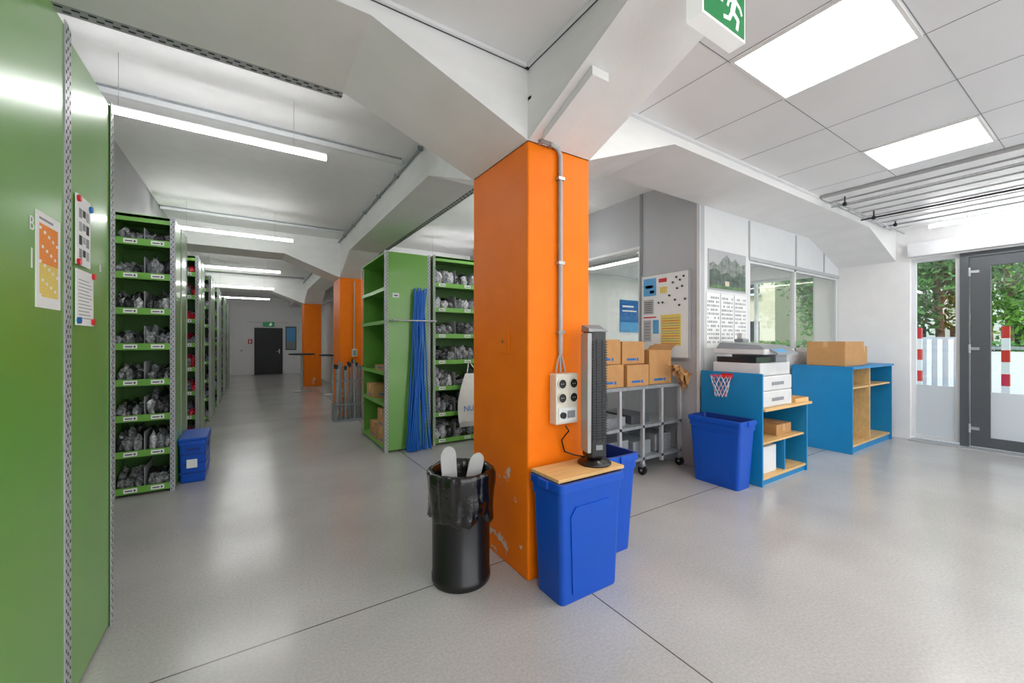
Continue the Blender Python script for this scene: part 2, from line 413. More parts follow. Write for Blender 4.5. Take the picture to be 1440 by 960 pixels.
# ------------------------------------------------------------------ lamps
def panel(x0, x1, y0, y1):
    b = B('led_panel_or_fill_lamp')
    f = .018; z = NZ-.012
    b.box(x0, x1, y0, y0+f, z, NZ-.002, M_white); b.box(x0, x1, y1-f, y1, z, NZ-.002, M_white)
    b.box(x0, x0+f, y0+f, y1-f, z, NZ-.002, M_white); b.box(x1-f, x1, y0+f, y1-f, z, NZ-.002, M_white)
    b.box(x0+f, x1-f, y0+f, y1-f, z+.003, NZ-.002, M_led); b.done()
for (x, y) in ((2.455, .65), (4.61, .65), (2.455, -1.48), (4.61, -1.48), (2.455, -3.4), (4.61, -3.4)):  # front pair are the room's panels; the rest are added unseen for brightness
    panel(x, x+.69, y, y+.7)
for (x, y) in ((-.5, -1.0), (.5, -2.8), (-.9, -2.8)): panel(x, x+.69, y, y+.7)  # added fill panels out of view, brightening the near bay
def tube_lamp_x(x0, x1, y):
    b = B('linear_tube_lamp'); b.box(x0, x1, y-.012, y+.012, 3.105, 3.125, M_white)
    b.box(x0, x1, y-.017, y+.017, 3.075, 3.105, M_tube)
    for x in (x0+.3, x1-.25): b.tube([(x, y, 3.125), (x, y, 3.5)], .0016, M_steel, 6)
    b.done()
for y in (3.82, 7.25, 10.7, 14.2, 17.8): tube_lamp_x(-1.08, .54, y)
for y in (4.8, 7.3, 10.7): tube_lamp_x(2.6, 4.1, y)
b = B('linear_tube_lamp'); b.box(7.768, 7.792, -.9, 1.55, 3.08, 3.1, M_white); b.box(7.763, 7.797, -.9, 1.55, 3.05, 3.08, M_tube)
for y in (-.6, 1.2): b.tube([(7.78, y, 3.1), (7.78, y, 3.5)], .003, M_steel, 6)
b.done()

# ------------------------------------------------------------------ services on the ceiling
b = B('ceiling_conduit'); b.tube([(1.42, 2.82, 3.44), (1.42, 8.48, 3.44)], .014, M_steelt)
b.tube([(1.42, 9.26, 3.44), (1.42, 14.98, 3.44)], .014, M_steelt)
y = 3.1
while y < 8.4: b.box(1.395, 1.444, y, y+.02, 3.42, 3.46, M_steelt); y += .8
b.done()
for y in (4.38, 7.75, 10.9, 14.2):
    b = B('ceiling_rail'); b.box(XL+.01, 1.38, y, y+.05, 3.45, 3.499, M_partw); b.tube([(XL+.01, y-.05, 3.48), (1.36, y-.05, 3.48)], .009, M_steelt); b.done()
b = B('perforated_cable_rail')
b.box(XL+.01, .5, 2.815, 2.82, 3.13, 3.22, M_steelp); b.box(XL+.01, .5, 2.82, 2.9, 3.13, 3.135, M_steelp)
x = XL+.04
while x < .46:
    b.box(x, x+.03, 2.836, 2.848, 3.129, 3.13, M_hole); b.box(x+.022, x+.052, 2.868, 2.88, 3.129, 3.13, M_hole); x += .06
b.done()
b = B('perforated_cable_rail')
b.box(1.97, 2.05, 3.8, 8.4, 3.13, 3.14, M_steelp)
y = 3.84
while y < 8.3:
    b.box(1.98, 1.995, y, y+.04, 3.129, 3.13, M_hole); b.box(2.02, 2.035, y+.035, y+.075, 3.129, 3.13, M_hole); y += .08
b.done()
b = B('ceiling_pipework')
for x, z, mm in ((5.8, 3.1, M_steelp), (6.75, 3.1, M_ink), (7.6, 3.14, M_steelp)):
    b.tube([(x, -3.9, z), (x, 1.98, z)], .011, mm)
    for y in (-1.0, 1.85):
        b.tube([(x, y, z-.02), (x, y, NZ-.021)], .008, M_ink); b.sphere((x, y, z), .026, M_black)
b.tube([(5.7, 1.92, 3.13), (8.3, 1.92, 3.13)], .01, M_steelp)
b.done()
b = B('cable_trunking')
a = .364/.95
def hz(y): return ZH+(PY0-y)*a
b.hexa([(1.5, 1.55, hz(1.55)-.05), (1.62, 1.55, hz(1.55)-.05), (1.62, 1.97, hz(1.97)-.05), (1.5, 1.97, hz(1.97)-.05),
        (1.5, 1.55, hz(1.55)-.003), (1.62, 1.55, hz(1.55)-.003), (1.62, 1.97, hz(1.97)-.003), (1.5, 1.97, hz(1.97)-.003)], M_white); b.done()

# conduit and sockets on column
b = B('socket_conduit')
Yc = PY0-.02
b.tube([(PX0+.015, Yc, 3.18), (PX0+.015, Yc, 2.86), (PX0+.03, Yc, 2.81), (PX0+.07, Yc, 2.775), (1.62, Yc, 2.765), (1.67, Yc, 2.75), (1.69, Yc, 2.71), (1.69, Yc, 1.42)], .015, M_steelp, 10)
for z in (3.0, 2.55, 2.0, 1.55): b.box(1.665 if z < 2.9 else PX0, 1.715 if z < 2.9 else PX0+.04, Yc-.017, PY0-.001, z, z+.02, M_steel)
for x in (1.52, 1.6): b.box(x, x+.02, Yc-.018, PY0-.001, 2.745, 2.79, M_steel)
for dx in (-.04, 0, .04): b.tube([(1.69, Yc, 1.43), (1.69+dx*.5, Yc, 1.38), (1.69+dx, Yc, 1.3)], .006, M_steelp, 6)
b.done()
b = B('socket_box')
b.box(1.61, 1.795, PY0-.075, PY0-.002, .97, 1.295, M_cream, bev=.01)
for x in (1.655, 1.75):
    for z in (1.23, 1.14):
        b.tube([(x, PY0-.076, z), (x, PY0-.084, z)], .034, M_cream, 20); b.tube([(x, PY0-.0841, z), (x, PY0-.087, z)], .028, M_black, 20)
        b.tube([(x-.008, PY0-.0871, z), (x-.008, PY0-.088, z)], .003, M_cream, 8); b.tube([(x+.008, PY0-.0871, z), (x+.008, PY0-.088, z)], .003, M_cream, 8)
b.box(1.63, 1.775, PY0-.079, PY0-.074, .99, 1.075, M_paper)
b.tube([(1.66, PY0-.079, 1.03), (1.66, PY0-.095, 1.03)], .02, M_black, 16); b.box(1.70, 1.76, PY0-.084, PY0-.078, 1.01, 1.055, M_inkl)
b.done()

# hanging exit sign
b = B('exit_sign')
sx0, sx1, sy0, sy1, sz0, sz1 = 1.49, 1.81, .93, 1.0, 2.8, 3.02
b.box(sx0, sx1, sy0, sy1, sz0, sz1, M_signw); b.box(sx0+.012, sx1-.012, sy0-.003, sy0, sz0+.012, sz1-.012, M_signg)
for x in (1.55, 1.73): b.tube([(x, .965, sz1), (x, .965, 3.119)], .006, M_steelp)
def running_man(b, o, k, m):
    S = lambda p, q, w: b.seg2(o, (p[0]*k, p[1]*k), (q[0]*k, q[1]*k), w*k, m)
    pts = [(o[0]+k*(.12+.09*math.cos(a*math.pi/8)), o[2]+k*(.86+.09*math.sin(a*math.pi/8))) for a in range(16)]
    b.prism(pts, 'xz', o[1]-.002, o[1], m)
    S((.05, .74), (-.06, .38), .17); S((-.04, .42), (.2, .3), .11); S((.2, .33), (.14, .05), .1); S((-.06, .4), (-.2, .18), .11); S((-.18, .2), (-.42, .16), .09)
    S((.06, .72), (.28, .62), .08); S((.28, .62), (.36, .48), .07); S((.02, .72), (-.2, .62), .08); S((-.2, .62), (-.26, .46), .07)
running_man(b, (1.71, sy0-.0031, 2.815), .18, M_signw)
o = (1.58, sy0-.0031, 2.9)
b.seg2(o, (-.02, .01), (.05, .01), .025, M_signw); b.prism([(1.58-.065, 2.91), (1.58-.02, 2.945), (1.58-.02, 2.875)], 'xz', sy0-.005, sy0-.003, M_signw)
b.done()

# ------------------------------------------------------------------ racks
def label(b, x, z, y, w=.1):
    b.box(x, x+w, y-.004, y-.001, z+.006, z+.046, M_paper); b.box(x+.012, x+w-.035, y-.005, y-.004, z+.02, z+.03, M_ink); b.box(x+w-.025, x+w-.012, y-.005, y-.004, z+.016, z+.034, M_ink)
def rack_y(name, x0, x1, y0, y1, levels, contents, comps=2, both=True, rightend=True, H=2.735):
    b = B(name)
    ym = (y0+y1)/2 if both else y1-.01
    t = .008
    for xx in (x0, x1-t): b.box(xx, xx+t, y0+.02, y1-.02, 0.02, H, M_green)
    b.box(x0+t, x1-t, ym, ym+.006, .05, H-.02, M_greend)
    for z in levels:
        b.box(x0+t, x1-t, y0+.006, y1-.006, z+.02, z+.032, M_green2)
        b.box(x0+t, x1-t, y0, y0+.006, z-.012, z+.052, M_green2)
        label(b, x0+.09, z-.005, y0); label(b, x0+.29 if x1-x0 < .6 else x0+.5, z-.005, y0)
    b.box(x0+t, x1-t, y0, y1, H-.03, H-.005, M_green2); b.box(x0, x1, y0, y0+.006, H-.07, H, M_green2)
    for i, z in enumerate(levels):
        top = levels[i+1]-.03 if i+1 < len(levels) else H-.06
        n = comps; w = (x1-x0-2*t)/n
        for k in range(n):
            xa = x0+t+w*k
            if k: b.box(xa, xa+.004, y0+.03, ym-.01, z+.033, z+.033+.6*(top-z), M_steelp)
            b.heap(xa+.01, xa+w-.01, y0+.012, ym-.02, z+.033, (top-z)*random.uniform(.5, .85), contents)
    for xx, a in ((x0, 'l'), (x1, 'r')):
        xa, xb = (xx, xx+.035) if a == 'l' else (xx-.035, xx)
        perf_v(b, 'x', xa, xb, y0, -1, 0, H+.01, .05)
    if rightend:
        perf_v(b, 'y', y0, y0+.045, x1, 1, 0, H+.01); perf_v(b, 'y', y1-.045, y1, x1, 1, 0, H+.01)
        if both: perf_v(b, 'y', ym-.025, ym+.025, x1, 1, 0, H+.01)
    return b
LV = [.04, .39, .735, 1.08, 1.43, 1.775, 2.12, 2.45]
dark = [M_bag1, M_bag2, M_bag1, M_bag3, M_bag2]
y = 5.26
for i in range(6):
    cont = dark if i != 1 else [M_bagr, M_bagr, M_bag1]
    rack_y('shelving_rack', XL+.02, -.66, y, y+.9, LV, cont).done(); y += 2.12

# near rack (end panels towards the aisle)
b = B('shelving_rack')
X1 = -.63; X0 = XL+.02
b.box(X1-.008, X1, 1.73, 2.33, .02, 2.76, M_green); b.box(X1-.012, X1-.004, 2.37, 2.95, .02, 2.74, M_green)
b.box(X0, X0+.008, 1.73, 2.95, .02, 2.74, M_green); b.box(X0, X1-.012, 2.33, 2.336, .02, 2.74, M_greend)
for z in LV:
    b.box(X0+.008, X1-.012, 1.75, 2.94, z+.02, z+.032, M_green2); b.box(X0+.008, X1-.012, 2.94, 2.946, z-.012, z+.052, M_green2)
    b.box(X0+.008, X1-.012, 1.744, 1.75, z-.012, z+.052, M_green2)
b.box(X0, X1-.012, 1.73, 2.95, 2.7, 2.73, M_green2)
perf_v(b, 'y', 2.31, 2.35, X1, 1, 0, 2.78, .04); perf_v(b, 'y', 2.35, 2.39, X1-.004, 1, 0, 2.78, .04)
perf_v(b, 'y', 2.93, 2.97, X1, 1, 0, 2.76, .04); perf_v(b, 'x', X1-.05, X1, 2.97, 1, 0, 2.76, .04)
# lettering and papers on the panel
b.text('B', (X1+.001, 2.03, 1.9), .07, FACE_PX, M_paper); b.text('1', (X1+.001, 2.03, 1.78), .1, FACE_PX, M_paper)
b.text('B', (X1-.003, 2.78, 1.86), .05, FACE_PX, M_paper)
b.box(X1, X1+.002, 2.06, 2.27, 1.62, 1.96, M_paper)
for j in range(24):
    for i in range(9):
        m = (M_orangep if j > 10 else M_yellow) if (i*7+j*3) % 11 else M_paper
        b.box(X1+.002, X1+.0026, 2.085+i*.0178, 2.085+i*.0178+.017, 1.66+j*.0108, 1.6702+j*.0108, m)
b.box(X1+.002, X1+.0026, 2.085, 2.2, 1.932, 1.94, M_inkl)
b.box(X1+.0, X1+.006, 2.43, 2.6, 1.83, 2.13, M_paper); b.box(X1+.0, X1+.006, 2.43, 2.64, 1.57, 1.81, M_paper)
for j in range(4):
    for i in range(3): b.box(X1+.006, X1+.0066, 2.455+i*.044, 2.49+i*.044, 1.86+j*.058+(i % 2)*.01, 1.9+j*.058, (M_inkl, M_ink, M_seam)[(j+i) % 3])
for j in range(12): b.box(X1+.006, X1+.0066, 2.45, 2.62-(j % 3)*.02, 1.6+j*.015, 1.603+j*.015, M_inkl)
for (yy, zz, m) in ((2.44, 2.11, M_red), (2.59, 2.1, M_bluep), (2.44, 1.84, M_red), (2.63, 1.8, M_red), (2.44, 1.59, M_bluep), (2.62, 1.59, M_red)):
    b.tube([(X1+.006, yy, zz), (X1+.016, yy, zz)], .014, m, 14)
b.done()

# rack behind column, open to the camera
rack_y('shelving_rack', 2.18, 3.25, 5.48, 5.98, [.04, .42, .8, 1.18, 1.56, 1.94, 2.3], [M_bag1, M_bag2, M_bag3, M_bag1], comps=3, both=False).done()
# rack open to the aisle
b = B('shelving_rack')
x0, x1, y0, y1, H = 1.5, 2.14, 5.48, 6.87, 2.72
b.box(x0+.03, x1-.03, y0+.004, y0+.012, .02, H, M_green); b.box(x0+.03, x1-.03, y1-.012, y1, .02, H, M_green)
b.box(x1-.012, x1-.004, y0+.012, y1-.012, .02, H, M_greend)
for z in (.04, .62, 1.05, 1.75, 2.2):
    b.box(x0+.006, x1-.012, y0+.012, y1-.012, z+.02, z+.03, M_green2); b.box(x0, x0+.006, y0+.04, y1-.04, z-.01, z+.04, M_green2)
b.box(x0, x1, y0+.012, y1, H-.03, H-.01, M_green2)
perf_v(b, 'x', x0, x0+.04, y0+.004, -1, 0, H+.01); perf_v(b, 'x', x1-.04, x1, y0+.004, -1, 0, H+.01)
perf_v(b, 'y', y0, y0+.04, x0, -1, 0, H+.01); perf_v(b, 'y', y1-.04, y1, x0, -1, 0, H+.01)
b.box(x0+.1, x0+.19, y0, y0+.004, 2.1, 2.16, M_paper); b.box(x0+.12, x0+.17, y0-.001, y0, 2.12, 2.135, M_ink)
b.done()

def carton(name, x0, x1, y0, y1, z0, z1, mark=True, openflap=False, m=M_card):
    b = B(name)
    b.box(x0, x1, y0, y1, z0, z1, m, bev=.003)
    xm = (x0+x1)/2; ym = (y0+y1)/2
    if x1-x0 > y1-y0:
        b.box(x0, x1, ym-.002, ym+.002, z1, z1+.0006, M_card2); b.box(x0, x1, ym-.025, ym+.025, z1+.0006, z1+.001, M_tape)
        b.box(x0-.001, x0, ym-.025, ym+.025, z1-.08, z1, M_tape)
    else:
        b.box(xm-.002, xm+.002, y0, y1, z1, z1+.0006, M_card2); b.box(xm-.025, xm+.025, y0, y1, z1+.0006, z1+.001, M_tape)
        b.box(xm-.025, xm+.025, y0-.001, y0, z1-.08, z1, M_tape)
    if mark:
        w = (x1-x0)
        b.box(x0+w*.2, x0+w*.6, y0-.001, y0, z0+.04, z0+.065, M_bluep); b.box(x0+w*.65, x0+w*.72, y0-.001, y0, z0+.035, z0+.07, M_bluep)
        d = y1-y0; b.box(x0-.001, x0, y0+d*.25, y0+d*.7, z0+.04, z0+.06, M_bluep)
    if openflap:
        b.hexa([(x0, y0, z1), (x1, y0, z1), (x1, y0+.004, z1), (x0, y0+.004, z1), (x0, y0-.07, z1+.07), (x1, y0-.07, z1+.07), (x1, y0-.066, z1+.073), (x0, y0-.066, z1+.073)], m)
        b.hexa([(x1-.004, y0, z1), (x1, y0, z1), (x1, y1, z1), (x1-.004, y1, z1), (x1+.07, y0, z1+.05), (x1+.074, y0, z1+.05), (x1+.074, y1, z1+.05), (x1+.07, y1, z1+.05)], m)
    return b.done()
for (ya, yb, za, zb) in ((5.58, 5.95, .071, .29), (5.58, 5.95, .295, .55), (6.0, 6.4, .071, .3), (5.58, 6.1, 1.081, 1.16), (6.2, 6.6, .651, .85)):
    carton('cardboard_box', 1.52, 1.95, ya, yb, za, zb, m=M_card)

# blue rods leaning on end panel
b = B('bundle_of_blue_rods')
for i in range(34):
    xb = 1.76+.33*random.random(); yb = 5.3+.1*random.random(); xt = 1.88+.18*random.random()
    b.tube([(xb, yb, .01), ((xb+xt)/2+random.uniform(-.01, .01), yb+.05, 1.1), (xt, 5.4+.04*random.random(), 2.15+.1*random.random())], .009, M_hose, 6)
b.done()
b = B('rod_retaining_bar'); b.tube([(1.56, 5.27, 1.78), (2.14, 5.27, 1.78)], .011, M_steel); b.tube([(1.56, 5.27, 1.78), (1.56, 5.47, 1.78)], .011, M_steel); b.tube([(2.14, 5.27, 1.78), (2.14, 5.47, 1.78)], .011, M_steel); b.sphere((1.56, 5.27, 1.78), .025, M_steel); b.done()
# hanging bag
b = B('white_cloth_bag')
vs = []; fs = []; nx, nz = 10, 10
for side in (0, 1):
    for j in range(nz+1):
        for i in range(nx+1):
            u = i/nx; v = j/nz; w = .2+.05*math.sin(math.pi*(1-v))-.08*v*v
            bul = .09*math.sin(math.pi*u)*math.sin(math.pi*min(1, (1-v)*1.1+.02))
            vs.append((2.74+(u-.5)*2*w, 5.34+(-bul if side == 0 else bul*.5)+.008*math.sin(9*u+6*v), .25+v*.78))
n1 = (nx+1)*(nz+1)
for side in (0, 1):
    for j in range(nz):
        for i in range(nx):
            a = side*n1+j*(nx+1)+i; fs.append((a, a+1, a+nx+2, a+nx+1))
b.add(vs, fs, M_box, True)
b.tube([(2.66, 5.36, 1.02), (2.7, 5.4, 1.14), (2.73, 5.46, 1.22), (2.76, 5.4, 1.15), (2.84, 5.36, 1.02)], .008, M_box, 6)
b.text('NUSS', (2.68, 5.235, .53), .11, FACE_MY, M_bluep); b.done()

# blue crate by rack end
b = B('blue_storage_crate')
cx, cy = -.535, 5.72
b.loft(cx, cy, [(0, .2, .52, .02), (.02, .21, .54, .02), (.4, .225, .56, .02), (.405, .24, .58, .02), (.44, .24, .58, .02), (.45, .22, .56, .02)], M_blue, True, True)
b.box(cx-.12, cx+.12, cy-.29, cy+.29, .45, .475, M_blue, bev=.006)
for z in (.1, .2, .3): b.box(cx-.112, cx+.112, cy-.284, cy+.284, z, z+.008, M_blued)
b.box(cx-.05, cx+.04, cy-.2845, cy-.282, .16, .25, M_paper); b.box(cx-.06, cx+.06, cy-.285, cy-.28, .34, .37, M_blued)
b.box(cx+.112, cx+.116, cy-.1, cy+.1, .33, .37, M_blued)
b.done()

# ------------------------------------------------------------------ trash can with bag
b = B('trash_can')
cx, cy = 1.12, 2.34
b.lathe(cx, cy, [(0, .0), (.18, .0), (.186, .012), (.186, .05), (.181, .055), (.184, .5), (.188, .66)], M_black, 48)
def wob(r, z, a):
    c, s_ = math.cos(a), math.sin(a)
    k = noise.noise(Vector((c*3, s_*3, z*9)))*.016+noise.noise(Vector((c*9, s_*9, z*4)))*.01+noise.noise(Vector((c*16, s_*16, z*3)))*.005
    dz = noise.noise(Vector((c*2.2, s_*2.2, 7)))*.06 if z < .5 else 0
    return r+max(k, -.008)+.004, z+dz
b.lathe(cx, cy, [(.189, .4), (.202, .42), (.2, .45), (.197, .48), (.203, .52), (.199, .56), (.205, .6), (.207, .64), (.208, .67), (.203, .69), (.19, .7), (.172, .69), (.165, .64), (.15, .5), (.12, .4), (.0, .36)], M_blackg, 96, wob=wob)
b.done()
b = B('grey_plastic_offcut')
for (x, y, an, h) in ((cx-.08, cy-.04, -.14, .9), (cx+.0, cy-.07, .16, .84)):
    b.M = Matrix.Translation((x, y, .45)) @ Matrix.Rotation(an, 4, 'Y') @ Matrix.Rotation(.15, 4, 'X')
    pts = [(-.045, 0), (.045, 0), (.05, h-.53)]+[(.05*math.cos(t*math.pi/8), h-.53+.06*math.sin(t*math.pi/8)) for t in range(9)]+[(-.05, h-.53)]
    b.prism(pts, 'xz', -.004, .004, M_off)
b.M = None; b.done()

# ------------------------------------------------------------------ slim bins
def slim(name, cx, cy, alongx, h=.7, L0=.47, W0=.23, L1=.55, W1=.285):
    b = B(name)
    def sz(l, w): return (l, w) if alongx else (w, l)
    R = []
    for z, k, e in ((0, 0, 0), (.01, 0, .006), (h*.5, .5, .006), (h*.84, .84, .006), (h*.845, .84, .022), (h-.05, .95, .02), (h-.048, .95, .04), (h-.004, 1, .035), (h, 1, .03)):
        a, c = sz(L0+(L1-L0)*k+e, W0+(W1-W0)*k+e); R.append((z, a, c, .03))
    for z, k, e in ((h, 1, -.01), (h-.06, 1, -.02), (.03, 0, -.02)):
        a, c = sz(L0+(L1-L0)*k+e, W0+(W1-W0)*k+e); R.append((z, a, c, .025))
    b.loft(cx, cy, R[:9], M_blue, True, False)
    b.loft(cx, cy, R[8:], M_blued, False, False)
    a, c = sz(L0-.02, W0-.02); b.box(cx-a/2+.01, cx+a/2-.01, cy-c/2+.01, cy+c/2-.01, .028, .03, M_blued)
    for sgn in (-1, 1):
        za, zb = .05, h*.72
        def pt(u, z, off):
            k = z/h; l = L0+(L1-L0)*k; w = W0+(W1-W0)*k
            p, q = u*l, sgn*(w/2+off)
            return (cx+p, cy+q, z) if alongx else (cx+q, cy+p, z)
        u0, u1 = -.36, .36
        b.hexa([pt(u0*.9, za, 0), pt(u1*.9, za, 0), pt(u1*.9, za, .01), pt(u0*.9, za, .01), pt(u0, zb, 0), pt(u1, zb, 0), pt(u1, zb, .01), pt(u0, zb, .01)], M_blue)
        b.hexa([pt(u0, zb, 0), pt(u1, zb, 0), pt(u1, zb, .01), pt(u0, zb, .01), pt(u0+.08, zb+.05, 0), pt(u1-.08, zb+.05, 0), pt(u1-.08, zb+.05, .01), pt(u0+.08, zb+.05, .01)], M_blue)
        w = .09
        p0, p1 = sorted((sgn*(L1/2+.012), sgn*(L1/2+.03)))
        if alongx: b.box(cx+p0, cx+p1, cy-w/2, cy+w/2, h-.05, h+.0, M_blue, bev=.006)
        else: b.box(cx-w/2, cx+w/2, cy+p0, cy+p1, h-.05, h+.0, M_blue, bev=.006)
    return b.done()
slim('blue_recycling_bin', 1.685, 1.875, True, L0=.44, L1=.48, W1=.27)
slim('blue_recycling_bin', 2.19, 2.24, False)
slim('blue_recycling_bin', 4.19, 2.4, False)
b = B('plywood_board'); b.box(1.44, 1.97, 1.755, 2.02, .702, .722, M_wood, bev=.002); b.done()

# tower fan
b = B('tower_fan')
b.M = Matrix.Translation((1.84, 1.885, .7225)) @ Matrix.Rotation(math.radians(-18), 4, 'Z')
b.lathe(0, 0, [(0, 0), (.105, 0), (.108, .008), (.1, .018), (.05, .03), (.045, .05), (0, .05)], M_black, 36)
b.loft(0, 0, [(.05, .13, .12, .035), (.06, .135, .125, .04), (.84, .13, .12, .04)], M_black, True, True)
b.hexa([(-.065, -.06, .838), (.065, -.06, .838), (.065, .06, .838), (-.065, .06, .838), (-.06, -.045, .86), (.06, -.045, .85), (.06, .055, .885), (-.06, .055, .885)], M_printg)
b.box(-.073, -.04, -.055, .05, .08, .83, M_off, bev=.004)
for i in range(38): b.box(-.04, .055, -.067, -.06, .16+i*.0165, .168+i*.0165, M_ink)
for x in (-.015, .025): b.box(x, x+.004, -.0685, -.067, .15, .79, M_black)
b.box(-.02, .025, -.066, -.062, .1, .13, M_printg)
b.M = None
b.tube([(1.84, 1.95, .745), (1.79, 2.02, .75), (1.72, 2.035, .78), (1.69, 2.03, .86), (1.70, 1.97, .93), (1.665, 1.96, .965)], .005, M_black, 6)
b.done()

# ------------------------------------------------------------------ rolling steel table with boxes
b = B('rolling_steel_table')
tx0, tx1, ty0, ty1, tz = 2.75, 4.38, 3.0, 3.62, 1.0
b.box(tx0, tx1, ty0, ty1, tz-.035, tz, M_steelt)
for x in (tx0, 3.3, 3.67, 4.0, tx1-.035):
    for y in (ty0, ty1-.035):
        b.box(x, x+.035, y, y+.035, .12, tz-.035, M_steelp)
        if x != 3.3 and x != 4.0:
            b.tube([(x+.0, y+.018, .055), (x+.035, y+.018, .055)], .052, M_black, 18); b.box(x-.008, x+.043, y-.005, y+.04, .09, .125, M_steelt); b.tube([(x-.008, y+.018, .055), (x+.045, y+.018, .055)], .014, M_steel, 10)
    b.box(x, x+.03, ty0+.035, ty1-.035, .16, .2, M_steelt)
for z in (.2, .56):
    b.box(tx0, tx1, ty0, ty1, z-.03, z, M_steelt)
for i in range(4): b.box(2.85+i*.38, 3.15+i*.38, 3.08, 3.5, .2, .2+.16+.04*(i % 2), (M_printg, M_steelt)[i % 2], bev=.01)
for i in range(3): b.box(2.8+i*.4, 3.1+i*.4, 3.1, 3.55, .561, .66, (M_frame, M_steelt)[i % 2])
b.done()
carton('cardboard_box', 3.0, 3.42, 3.05, 3.4, 1.002, 1.25)
carton('cardboard_box', 2.98, 3.38, 3.06, 3.4, 1.255, 1.52)
carton('cardboard_box', 3.44, 3.8, 3.02, 3.3, 1.002, 1.24)
carton('cardboard_box', 3.45, 3.82, 3.1, 3.45, 1.245, 1.5)
carton('cardboard_box', 3.86, 4.26, 3.06, 3.42, 1.002, 1.4, openflap=True)
b = B('crumpled_packing_paper')
vs = []; fs = []
for j in range(9):
    for i in range(9):
        u = i/8; v = j/8
        vs.append((4.06+.34*u+.03*random.uniform(-1, 1), 2.87+.1*v+.03*random.uniform(-1, 1), 1.24-.2*u*v-.12*u+.05*random.uniform(-1, 1)))
for j in range(8):
    for i in range(8):
        a = j*9+i; fs.append((a, a+1, a+10)); fs.append((a, a+10, a+9))
b.add(vs, fs, M_card); b.done()

# notice board on side partition (faces -X)
b = B('notice_whiteboard')
x = OX-.012
b.box(x-.015, x, 2.93, 3.63, 1.3, 2.37, M_paper)
for (ya, yb, za, zb) in ((2.92, 2.935, 1.3, 2.37), (3.625, 3.64, 1.3, 2.37), (2.92, 3.64, 2.365, 2.38), (2.92, 3.64, 1.29, 1.305)): b.box(x-.02, x+0, ya, yb, za, zb, M_steelp)
def pp(ya, yb, za, zb, m): b.box(x-.0175, x-.0155, ya, yb, za, zb, m)
pp(3.4, 3.6, 2.1, 2.33, M_lblue); pp(3.45, 3.57, 2.2, 2.24, M_paper); pp(3.43, 3.5, 2.13, 2.17, M_bluep)
pp(3.44, 3.6, 1.86, 2.05, M_seam); pp(3.24, 3.34, 2.12, 2.2, M_yellow); pp(3.24, 3.36, 2.26, 2.31, M_red)
pp(3.48, 3.6, 1.5, 1.78, M_seam); pp(3.36, 3.45, 1.6, 1.78, M_lblue); pp(3.4, 3.6, 1.81, 1.825, M_red)
pp(3.04, 3.33, 1.45, 1.84, M_yellow)
for i in range(11): b.box(x-.018, x-.0175, 3.06, 3.31, 1.47+i*.032, 1.478+i*.032, M_red if i % 3 == 0 else M_inkl)
for i in range(6): b.box(x-.018, x-.0175, 3.46, 3.58, 1.88+i*.026, 1.888+i*.026, M_ink); b.box(x-.018, x-.0175, 3.5, 3.58, 1.53+i*.04, 1.545+i*.04, M_inkl)
for (yy, zz) in ((3.0, 2.3), (3.05, 2.26), (3.1, 2.3), (3.15, 2.24), (3.02, 2.18), (3.09, 2.16), (3.3, 2.0), (3.36, 2.0), (3.2, 2.08), (2.98, 2.02), (3.12, 2.02), (3.06, 1.95)):
    b.tube([(x-.016, yy, zz), (x-.026, yy, zz)], .013, M_ink, 12)
b.done()

# poster and planner on office front (face -Y)
b = B('mountain_poster')
y = OY-.004
b.box(4.6, 5.45, y-.004, y, 2.13, 2.62, M_seam)
M_pf = mat('poster_forest', '55645c', .6, var=.6, scale=12); M_pr = mat('poster_rock', '808884', .6, var=.5, scale=18)
b.prism([(4.62, 2.44), (4.7, 2.47), (4.8, 2.43), (4.9, 2.52), (5.0, 2.58), (5.1, 2.5), (5.2, 2.55), (5.3, 2.47), (5.43, 2.5), (5.43, 2.15), (4.62, 2.15)], 'xz', y-.006, y-.004, M_pr)
b.prism([(4.62, 2.36), (4.75, 2.4), (4.88, 2.33), (5.02, 2.36), (5.15, 2.3), (5.28, 2.38), (5.43, 2.34), (5.43, 2.15), (4.62, 2.15)], 'xz', y-.008, y-.006, M_pf)
b.box(4.62, 5.43, y-.01, y-.008, 2.15, 2.19, mat('poster_meadow', '5c7a55', .6, var=.4, scale=12)); b.box(4.95, 5.04, y-.012, y-.01, 2.19, 2.25, M_beige)
b.done()
b = B('wall_planner_sheets')
for k in range(3):
    x0 = 4.56+k*.31
    b.box(x0, x0+.29, y-.003, y, 1.42, 2.09, M_paper)
    for j in range(12):
        for i in range(7):
            b.box(x0+.02+i*.037, x0+.044+i*.037, y-.004, y-.003, 1.48+j*.049, 1.507+j*.049, random.choice((M_inkl, M_seam, M_seam, M_inkl, M_paper)))
b.done()

# ------------------------------------------------------------------ blue workbench with printer
b = B('blue_printer_desk')
b.box(4.4, 4.425, 2.09, 2.76, 0, 1.165, M_desk); b.box(5.425, 5.45, 2.09, 2.76, 0, .775, M_desk); b.box(4.425, 5.425, 2.735, 2.76, .0, 1.0, M_desk)
b.box(4.425, 5.52, 2.07, 2.76, .775, .8, M_wood)
b.box(4.425, 5.425, 2.1, 2.735, .06, .085, M_wood); b.box(4.425, 5.425, 2.12, 2.735, .42, .44, M_wood); b.box(4.425, 5.425, 2.115, 2.13, 0, .06, M_desk)
b.box(4.95, 4.97, 2.12, 2.735, .085, .42, M_desk)
b.done()
carton('cardboard_box', 4.95, 5.3, 2.2, 2.55, .443, .56, mark=False)
carton('white_storage_box', 4.5, 4.85, 2.16, 2.5, .087, .37, mark=False, m=M_partw)
b = B('office_printer')
x0, x1, y0, y1 = 4.47, 5.13, 2.12, 2.66; z = .801
